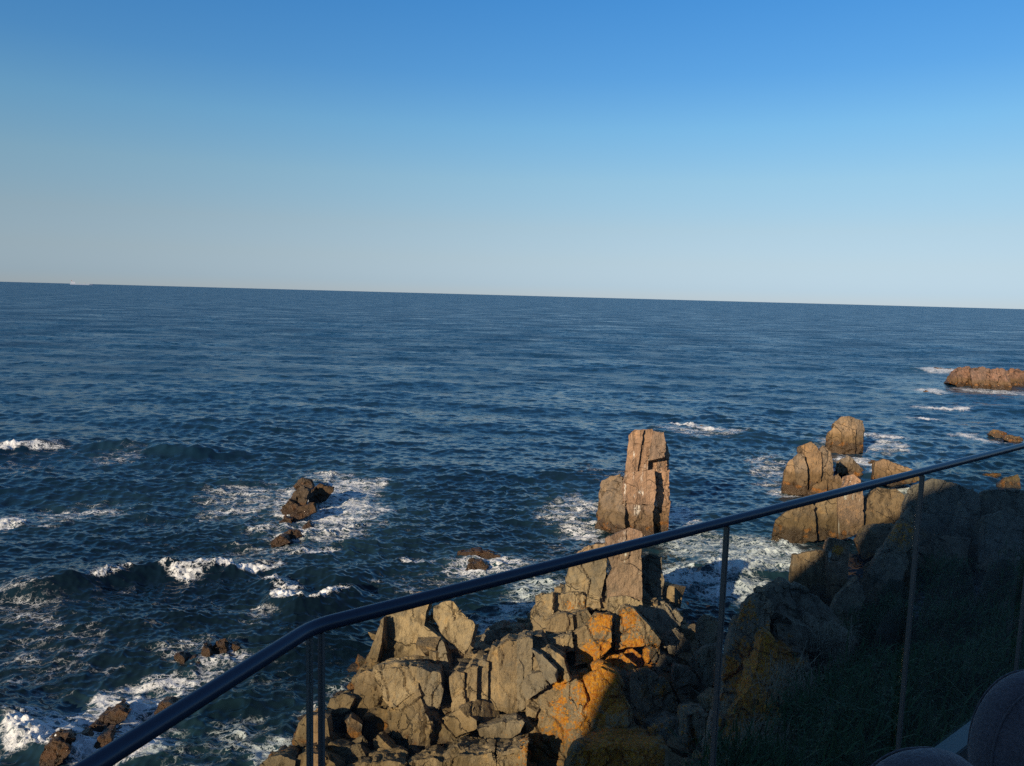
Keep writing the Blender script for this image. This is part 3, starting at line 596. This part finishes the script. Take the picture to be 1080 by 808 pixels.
def build_sea():
    ang = np.radians(np.concatenate([np.arange(-78, -42, 1.), np.arange(-42, 42, .075), np.arange(42, 79, 1.)]))
    dep = np.radians(np.concatenate([np.arange(50, 33, -.25), np.arange(33, 1.2, -.035), np.geomspace(1.2, .008, 130)]))
    rad = H / np.tan(dep); dr = np.gradient(rad)
    Rr, A = np.meshgrid(rad, ang, indexing='ij'); sp = np.maximum(np.repeat(dr[:, None], len(ang), 1) * .6, Rr * .0013).ravel()
    x = (Rr * np.sin(A)).ravel(); y = (Rr * np.cos(A)).ravel(); n = len(x); p2 = np.stack([x, y], 1)
    z = np.zeros(n); ox = np.zeros(n); oy = np.zeros(n); g = np.random.default_rng(3)
    near = Rr.ravel() < 1500
    xs, ys, sps = x[near], y[near], sp[near]; zs = np.zeros(len(xs)); oxs = np.zeros(len(xs)); oys = np.zeros(len(xs))
    gust = .75 + .5 * np.clip(fbm(np.stack([xs / 22, ys / 22, xs * 0], 1), 90, 3) + .4, 0, 1.2)
    for lam in np.geomspace(.26, 17., 84):
        lam *= g.uniform(.9, 1.1); k = 2 * math.pi / lam; th = g.normal(R(-98), R(34) if lam < 6 else R(13)); ph = g.uniform(0, 6.283)
        am = .0085 * lam ** .55 if lam < 7 else .0085 * 7 ** .55 * (lam / 7) ** .95
        if 2.2 < lam < 9: am *= .72
        am *= g.uniform(.6, 1.25); fade = np.clip((lam / sps - 2.2) / 3., 0, 1)
        if lam < 4: fade = fade * gust
        c = k * (xs * math.cos(th) + ys * math.sin(th)) + ph; co, si = np.cos(c), np.sin(c)
        zs += am * fade * co; q = .75 * am * fade; oxs -= q * math.cos(th) * si; oys -= q * math.sin(th) * si
    z[near] = zs; ox[near] = oxs; oy[near] = oys
    foam = np.zeros(n); nearf = Rr.ravel() < 260; pf = p2[nearf]; fo = np.zeros(len(pf))
    warp = np.stack([fbm(np.stack([pf[:, 0] / 1.6, pf[:, 1] / 1.6, pf[:, 0] * 0], 1), 101, 3), fbm(np.stack([pf[:, 0] / 1.6, pf[:, 1] / 1.6, pf[:, 0] * 0], 1), 111, 3)], 1)
    scl = np.clip(np.hypot(pf[:, 0], pf[:, 1]) / 40, .5, 2.); pw = pf + warp * (.55 * scl)[:, None]
    for cx, cy, wx, wy, th, a in FOAM:
        dx, dy = pw[:, 0] - cx, pw[:, 1] - cy; t = dx * math.cos(th) - dy * math.sin(th); r_ = dx * math.sin(th) + dy * math.cos(th)
        q = (t / wx) ** 2 + (r_ / wy) ** 2; fo = np.maximum(fo, a * np.exp(-.7 * q * q))
    zc = np.zeros(len(pf)); thick = np.zeros(len(pf))
    for (pl, wd, _), h, _n in CREST:
        d, sd = seg_d(pf + warp * .25, pl)
        zc = np.maximum(zc, h * np.clip(.85 + .3 * fbm(np.stack([pf[:, 0] / 2.6, pf[:, 1] / 2.6, pf[:, 0] * 0 + h], 1), 170, 2), .1, 1.1) * np.exp(-(d / (wd * (1.4 + .3 * np.tanh(2 * sd / wd)))) ** 2))
    for pl, wd, a in BREAK:
        d, sd = seg_d(pf + warp * min(.3, wd * .5), pl); thick = np.maximum(thick, a * np.exp(-(d / (wd * .8)) ** 2) * np.clip(.75 + .8 * fbm(np.stack([pf[:, 0] * 1.1, pf[:, 1] * 1.1, pf[:, 0] * 0 + wd], 1), 160, 3), 0, 1.1))
        d2 = d / (wd * (2.0 + np.tanh(2 * sd / wd))); fo = np.maximum(fo, .70 * np.exp(-d2 ** 2))
    lum = np.stack([pf[:, 0], pf[:, 1], pf[:, 0] * 0], 1)
    zz = z[nearf] + zc + np.clip(thick, 0, 1) * (.07 + .09 * fbm(lum * 2.6, 130, 4) + .06 * fbm(lum * 8, 140, 3)) + np.clip(fo, 0, 1) * .06 * fbm(lum * 1.8, 150, 3)
    z[nearf] = zz; foam[nearf] = np.maximum(fo, thick)
    crest = np.zeros(n); crest[near] = np.clip((zs - .28) / .3, 0, 1)
    co = np.stack([x + ox, y + oy, z], 1); idx = np.arange(n).reshape(Rr.shape)
    f = np.stack([idx[:-1, :-1], idx[:-1, 1:], idx[1:, 1:], idx[1:, :-1]], -1).reshape(-1, 4)[:, ::-1]
    me = from_np('sea', co, f); fattr(me, 'foam', foam)
    aer = np.zeros(n); a_ = np.zeros(len(pf))
    for cx, cy, wx, wy, th, a in FOAM:
        dx, dy = pf[:, 0] - cx, pf[:, 1] - cy; t = dx * math.cos(th) - dy * math.sin(th); r_ = dx * math.sin(th) + dy * math.cos(th)
        a_ = np.maximum(a_, max(0, a - .35) * np.exp(-.6 * ((t / wx) ** 2 + (r_ / wy) ** 2)))
    aer[nearf] = a_; fattr(me, 'aerated', aer)
    return me
def sea_mat():
    m, n, out = mat('sea_water'); p = n.pos(); s = n.sep(p); foam = n.attr('foam')
    flat = n.new('CombineXYZ'); n.link(s[0], flat.inputs[0]); n.link(s[1], flat.inputs[1]); fl = flat.outputs[0]
    dist = n.new('VectorMath', operation='LENGTH'); n.link(fl, dist.inputs[0]); D = dist.outputs['Value']
    # ripples: surface slopes, rougher in the open water offshore
    geo = n.new('NewGeometry').outputs['Normal']
    def slope(scale, amp, det=3.):
        c = n.vm('SUBTRACT', n.noise(n.mapv(fl, (.75, 1.25, 1)), scale, det, .6, .3, True), (.5, .5, .5))
        return n.vm('SCALE', n.vm('MULTIPLY', c, (1, 1, 0)), sc_=amp)
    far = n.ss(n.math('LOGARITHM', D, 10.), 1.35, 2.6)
    sl = n.vm('ADD', slope(2.6, .30), slope(8., .42, 5.))
    sl = n.vm('ADD', sl, n.vm('SCALE', n.vm('ADD', slope(.95, 1.85, 6.), slope(.12, .7, 4.)), sc_=far))
    nor = n.vm('NORMALIZE', n.vm('ADD', geo, sl))
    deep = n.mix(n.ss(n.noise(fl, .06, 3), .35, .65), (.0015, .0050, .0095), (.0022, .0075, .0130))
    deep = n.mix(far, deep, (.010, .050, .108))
    deep = n.mix(n.math('MULTIPLY', n.attr('aerated'), .8, clamp=True), deep, (.045, .115, .145))
    gust = n.math('SUBTRACT', n.noise(n.mapv(fl, (.6, 1., 1), (0, 0, .1)), .06, 9, .78), .5)
    rg = n.math('ADD', n.ss(far, 0, 1, .07, .34), n.math('MULTIPLY', n.math('MULTIPLY', gust, far), 1.15))
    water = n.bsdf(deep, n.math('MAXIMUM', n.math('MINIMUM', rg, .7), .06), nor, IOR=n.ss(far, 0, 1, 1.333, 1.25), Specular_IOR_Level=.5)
    # lacy foam
    wv = n.vm('ADD', n.mapv(fl, (.52, 1.25, 1), (0, 0, .12)), n.vm('SCALE', n.vm('SUBTRACT', n.noise(fl, .9, 5, .65, col=True), (.5, .5, .5)), sc_=1.5))
    l1 = n.ss(n.vor(wv, 1.7, 'DISTANCE_TO_EDGE'), .0, .15, 1, 0); l2 = n.ss(n.vor(wv, 4.6, 'DISTANCE_TO_EDGE'), .0, .17, 1, 0)
    lace = n.math('MAXIMUM', l1, n.math('MULTIPLY', l2, .85))
    nz = n.noise(wv, 1.1, 6, .62)
    base = n.math('ADD', n.math('MULTIPLY', nz, 1.25), n.math('SUBTRACT', n.math('MINIMUM', foam, .9), 1.34))
    thin = n.math('MULTIPLY', n.ss(n.math('ADD', base, n.math('MULTIPLY', lace, .44)), .05, .46), .85)
    film = n.math('MULTIPLY', n.ss(base, -.05, .45), .35)
    solid = n.ss(n.math('ADD', foam, n.math('MULTIPLY', n.math('SUBTRACT', nz, .5), .9)), .92, 1.18)
    mk = n.math('MULTIPLY', n.math('MAXIMUM', n.math('MAXIMUM', thin, film), solid), n.ss(foam, .10, .3))
    fb = n.bsdf((.74, .77, .79), .9, n.bump(n.noise(p, 9, 5, .7), .06), Specular_IOR_Level=.2)
    mx = n.new('MixShader'); n.link(mk, mx.inputs[0]); n.link(water, mx.inputs[1]); n.link(fb, mx.inputs[2])
    n.link(mx.outputs[0], out.inputs[0]); return m
tag(link('sea', build_sea(), None, sea_mat()), kind='structure')

# ---------------------------------------------------------------- mesh primitives for the built things
def bm_box(bm, lo, hi, mtx=None, bev=0.):
    r_ = bmesh.ops.create_cube(bm, size=1)['verts']; lo = np.array(lo, float); hi = np.array(hi, float)
    for v in r_: v.co = Vector((lo + hi) / 2 + np.array(v.co) * (hi - lo))
    if bev:
        es = list({e for v in r_ for e in v.link_edges}); g = bmesh.ops.bevel(bm, geom=es, offset=bev, segments=2, affect='EDGES')
        r_ = list({v for f in g['faces'] for v in f.verts} | {v for v in r_ if v.is_valid})
    if mtx is not None: bmesh.ops.transform(bm, matrix=mtx, verts=r_)
    return r_
def bm_obj(name, bm, m, parent=None, smooth=False):
    me = bpy.data.meshes.new(name); bmesh.ops.recalc_face_normals(bm, faces=bm.faces[:]); bm.to_mesh(me); bm.free()
    if smooth:
        for p in me.polygons: p.use_smooth = True
    return link(name, me, parent, m)
def tube(bm, pts, rad, seg=24):
    pts = [Vector(p) for p in pts]; rings = []
    for i, p in enumerate(pts):
        t = ((pts[min(i + 1, len(pts) - 1)] - p).normalized() + (p - pts[max(i - 1, 0)]).normalized()).normalized()
        a = t.cross(Vector((0, 0, 1))).normalized(); b = a.cross(t)
        rings.append([bm.verts.new(p + (a * math.cos(k * 2 * math.pi / seg) + b * math.sin(k * 2 * math.pi / seg)) * rad) for k in range(seg)])
    for A, B in zip(rings, rings[1:]):
        for k in range(seg): bm.faces.new((A[k], A[(k + 1) % seg], B[(k + 1) % seg], B[k]))
    bm.faces.new(rings[0][::-1]); bm.faces.new(rings[-1])

# ---------------------------------------------------------------- the terrace
FLOOR = H - 1.58; ZR = H - .48
c0 = atz(330, 661, ZR); cR = atz(1080, 470, ZR); cL = atz(110, 800, ZR)
dR = (cR - c0) / np.linalg.norm(cR - c0); dL = (cL - c0) / np.linalg.norm(cL - c0)
M_RAIL = plain('dark_blue_steel', (.024, .040, .072), .32, .35, 8, .10)
M_POST = plain('grey_steel', (.16, .165, .17), .42, .5, 20, .15)
M_ALU = plain('aluminium', (.10, .105, .11), .4, .6, 20, .15)
m, n, out = mat('tinted_glass'); tr = n.new('BsdfTransparent'); tr.inputs[0].default_value = (.87, .915, .905, 1)
gl = n.new('BsdfGlossy'); gl.inputs['Roughness'].default_value = .01; fr_ = n.new('Fresnel'); fr_.inputs[0].default_value = 1.5
fac = n.math('MULTIPLY', fr_.outputs[0], n.math('SUBTRACT', 1., n.new('NewGeometry').outputs['Backfacing']))
mx = n.new('MixShader'); n.link(fac, mx.inputs[0]); n.link(tr.outputs[0], mx.inputs[1]); n.link(gl.outputs[0], mx.inputs[2]); pg = n.pos(); du = n.new('BsdfDiffuse'); du.inputs[0].default_value = (.6, .62, .6, 1)
dust = n.math('ADD', n.math('MULTIPLY', n.ss(n.noise(pg, 5., 5, .7), .45, .75), .035), n.math('MULTIPLY', n.ss(n.vor(pg, 55.), .10, .04), n.math('MULTIPLY', n.ss(n.noise(pg, 3., 3), .52, .65), .10)))
m2 = n.new('MixShader'); n.link(dust, m2.inputs[0]); n.link(mx.outputs[0], m2.inputs[1]); n.link(du.outputs[0], m2.inputs[2]); n.link(m2.outputs[0], out.inputs[0]); M_GLASS = m

rail = empty('balustrade', (c0[0], c0[1], FLOOR), 'glass balustrade with a dark blue round handrail along the terrace edge', 'balustrade')
loc = np.array(rail.location)
bm = bmesh.new(); arc = [c0 + dL * 2.6, c0 + dL * .03]
for t in np.linspace(.15, .85, 5): arc.append((1 - t) ** 2 * (c0 + dL * .03) + 2 * t * (1 - t) * c0 + t * t * (c0 + dR * .03))
arc += [c0 + dR * .03, c0 + dR * 1.3, c0 + dR * 2.6, c0 + dR * 6.2]
tube(bm, [p - loc for p in arc], .0109, 28); bm_obj('handrail', bm, M_RAIL, rail, True)
def seg_mtx(o, d):
    zx = Vector((d[0], d[1], 0)).normalized(); yy = Vector((0, 0, 1)).cross(zx)
    mm = Matrix((zx, yy, Vector((0, 0, 1)))).transposed().to_4x4(); mm.translation = Vector(o - loc); return mm
hgt = ZR - FLOOR
posts_R = [.012, .956, 1.877, 2.80, 3.74, 4.68, 5.62]
for t in posts_R + [None]:
    bm = bmesh.new(); o = c0 + dR * (t if t is not None else -.006); mm = seg_mtx(o * (1, 1, 0) + (0, 0, FLOOR), dR)
    bm_box(bm, (-.0032, -.009, 0), (.0032, .005, hgt - .010), mm, .0015); bm_obj('post', bm, M_POST, rail)
def panel(o, d, a, b):
    mm = seg_mtx(o * (1, 1, 0) + (0, 0, FLOOR), d); bm = bmesh.new()
    bm_box(bm, (a, .0075, .05), (b, .0155, hgt - .0125), mm); bm_obj('glass_panel', bm, M_GLASS, rail)
for a, b in zip(posts_R, posts_R[1:]): panel(c0, dR, a + .008, b - .008)
panel(c0, dL, .024, .95); panel(c0, dL, .966, 1.9)
for d, a, b in ((dR, -.0, 6.2), (dL, .04, 2.6)):
    bm = bmesh.new(); mm = seg_mtx(c0 * (1, 1, 0) + (0, 0, FLOOR), d)
    bm_box(bm, (a, -.03 if d is dR else -.03, .004), (b, .035, .10), mm, .004); bm_obj('base_channel', bm, M_ALU, rail)
# floor slab
nR = np.array([-dR[1], dR[0], 0]); e = c0 + nR * .04
poly = [c0 + dL * 7 , c0 + np.array([-.07, .07, 0]), c0 + dR * 8 + nR * .08, c0 + dR * 8 + np.array([6, -14, 0]), c0 + dL * 7 + np.array([4, -9, 0])]
bm = bmesh.new(); a = [bm.verts.new((p[0], p[1], FLOOR)) for p in poly]; b = [bm.verts.new((p[0], p[1], FLOOR - .3)) for p in poly]
bm.faces.new(a); bm.faces.new(b[::-1])
for i in range(5): bm.faces.new((a[i], b[i], b[(i + 1) % 5], a[(i + 1) % 5]))
tag(bm_obj('terrace_floor', bm, plain('floor_tiles', (.060, .055, .052), .7, 0, 6, .2, .003, 40)), kind='structure')

# chairs
m, n, out = mat('mauve_fabric'); p = n.new('TexCoord').outputs['Object']
wv = n.math('ADD', n.noise(p, 160, 3, .7), n.math('MULTIPLY', n.noise(p, 18, 4, .6), .5))
n.link(n.bsdf(n.mix(n.ss(wv, .5, 1.0), (.062, .054, .066), (.125, .112, .128)), .9, n.bump(wv, .004), Sheen_Weight=.25), out.inputs[0]); M_FAB = m
M_LEG = plain('dark_metal', (.03, .03, .032), .4, .8)
def chair(loc, yaw, label):
    e = empty('chair', loc, label, 'chair', 'upholstered chairs on the terrace'); e.rotation_euler = (0, 0, R(yaw))
    # curved padded back: superellipse outline wrapped round an arc
    bm = bmesh.new(); W, Hb, T = .172, .46, .050; nu, nv = 40, 22; rows = []
    for j in range(nv + 1):
        ph = -math.pi / 2 + math.pi * j / nv; row = []
        for i in range(nu):
            th = 2 * math.pi * i / nu; c, s_ = math.cos(th), math.sin(th)
            ex = .84; k = max(0., math.cos(ph)) ** .35
            x = W * math.copysign(abs(c) ** ex, c) * k; zz = Hb / 2 * math.copysign(abs(s_) ** ex, s_) * k; t = T * math.copysign(abs(math.sin(ph)) ** .8, math.sin(ph))
            top = 1 - .10 * max(0, zz / (Hb / 2)) ** 2
            x *= top
            row.append(bm.verts.new((x, -.24 + t - .9 * x * x + .06 * (zz / .23) * -1, .53 + zz)))
        rows.append(row)
    for A, B in zip(rows, rows[1:]):
        for i in range(nu): bm.faces.new((A[i], A[(i + 1) % nu], B[(i + 1) % nu], B[i]))
    bmesh.ops.remove_doubles(bm, verts=bm.verts[:], dist=.0004)
    back = bm_obj('backrest', bm, M_FAB, e, True)
    for sg in (-1, 1):
        bm = bmesh.new(); pts = []
        for i in range(61):
            th = 2 * math.pi * i / 60; c, s_ = math.cos(th), math.sin(th); k = .985
            x = W * math.copysign(abs(c) ** .84, c) * k; zz = Hb / 2 * math.copysign(abs(s_) ** .84, s_) * k; x *= 1 - .10 * max(0, zz / (Hb / 2)) ** 2
            x *= .94; zz *= .96; pts.append((x, -.24 + sg * T * .72 - .9 * x * x - .06 * (zz / .23), .53 + zz))
        rings = tube(bm, pts, .0022, 6); bm_obj('piping', bm, M_FAB, back, True)
    bm = bmesh.new(); bm_box(bm, (-.25, -.22, .37), (.25, .27, .47), None, .04); bm_obj('seat', bm, M_FAB, e, True)
    for x in (-.2, .2):
        for y in (-.2, .22):
            bm = bmesh.new(); tube(bm, [(x, y, .37), (x * 1.12, y * 1.12, .0)], .012, 10); bm_obj('leg', bm, M_LEG, e, True)
    return e
q = atz(1112, 706, FLOOR + .76); chair((q[0] + .0, q[1] - .31, FLOOR), 187, 'mauve upholstered chair with its tall rounded back at the right edge')
q = atz(1003, 789, FLOOR + .76); chair((q[0] + .0, q[1] - .31, FLOOR), 190, 'mauve upholstered chair whose top edge only shows at the bottom')

# building behind the terrace (it shades the terrace and the slope)
along = np.array([math.sin(SUN_AZ), math.cos(SUN_AZ), 0]); perp = np.array([math.cos(SUN_AZ), -math.sin(SUN_AZ), 0])
bd = empty('building', along * -18, 'tall pale building behind the terrace that shades the slope', 'building')
def sil(s_, a, z): return Vector(perp * s_ + along * (a + 18) + np.array([0, 0, z]))
prof = [(-8.9, 9.5), (-8.7, 14.2), (-8.0, 18.2), (-6.9, 19.7), (-6.3, 22.3), (-5.2, 23.6), (-3.2, 25.2), (-1.5, 26.6), (34, 27.6), (34, 9.5)]
bm = bmesh.new(); A = [bm.verts.new(sil(s_, -17, z)) for s_, z in prof]; B = [bm.verts.new(sil(s_, -29, z)) for s_, z in prof]
bm.faces.new(A); bm.faces.new(B[::-1])
for i in range(len(A)): j = (i + 1) % len(A); bm.faces.new((A[i], B[i], B[j], A[j]))
bm_obj('wall', bm, plain('plaster', (.42, .38, .33), .85, 0, 1.5, .12, .004, 30), bd)
M_WIN = plain('window_glass', (.02, .025, .03), .08)
for k in range(9):
    for f_ in range(4):
        bm = bmesh.new(); s_ = -4 + k * 4.1; z0 = 11.6 + f_ * 3.6; v = [sil(s_, -16.97, z0), sil(s_ + 1.5, -16.97, z0), sil(s_ + 1.5, -16.97, z0 + 1.7), sil(s_, -16.97, z0 + 1.7)]
        v2 = [x - Vector(along) * .06 for x in v]; a = [bm.verts.new(x) for x in v]; b = [bm.verts.new(x) for x in v2]; bm.faces.new(a); bm.faces.new(b[::-1])
        for i in range(4): bm.faces.new((a[i], b[i], b[(i + 1) % 4], a[(i + 1) % 4]))
        bm_obj('window', bm, M_WIN, bd)

# cargo ship on the horizon
sp = atz(85, 297, 0); dd = ray(86, 300); az = math.atan2(dd[0], dd[1]); sp = np.array([math.sin(az) * 9000, math.cos(az) * 9000, 0])
sh = empty('cargo_ship', sp, 'tiny pale cargo ship on the horizon at far left', 'ship'); sh.rotation_euler = (0, 0, -az)
bm = bmesh.new(); st_ = [(-100, 8), (-98, 13), (70, 13), (98, 5), (106, .5)]
A = [[bm.verts.new((x, s_ * w_, z)) for x, w_ in st_] for s_, z in ((-1, -3), (-1, 11), (1, 11), (1, -3))]
for r1, r2 in zip(A, A[1:] + A[:1]):
    for i in range(4): bm.faces.new((r1[i], r1[i + 1], r2[i + 1], r2[i]))
bm.faces.new([r_[0] for r_ in A]); bm.faces.new([r_[-1] for r_ in A][::-1])
bm_obj('hull', bm, plain('ship_hull', (.34, .42, .55), .6), sh)
bm = bmesh.new(); bm_box(bm, (-92, -12, 11), (-56, 12, 30)); bm_box(bm, (-86, -14, 30), (-66, 14, 36)); bm_obj('superstructure', bm, plain('ship_white', (.52, .57, .68), .5), sh)
bm = bmesh.new(); bm_box(bm, (-90, -3, 36.2), (-84, 3, 44)); bm_obj('funnel', bm, plain('ship_red', (.3, .1, .07), .5), sh)
for x in (-20, 22, 60):
    bm = bmesh.new(); bm_box(bm, (x - 1.5, -1.5, 11), (x + 1.5, 1.5, 24)); bm_box(bm, (x - 1, -1, 24.1), (x + 16, 1, 26)); bm_obj('deck_crane', bm, plain('crane_grey', (.4, .42, .44), .5), sh)
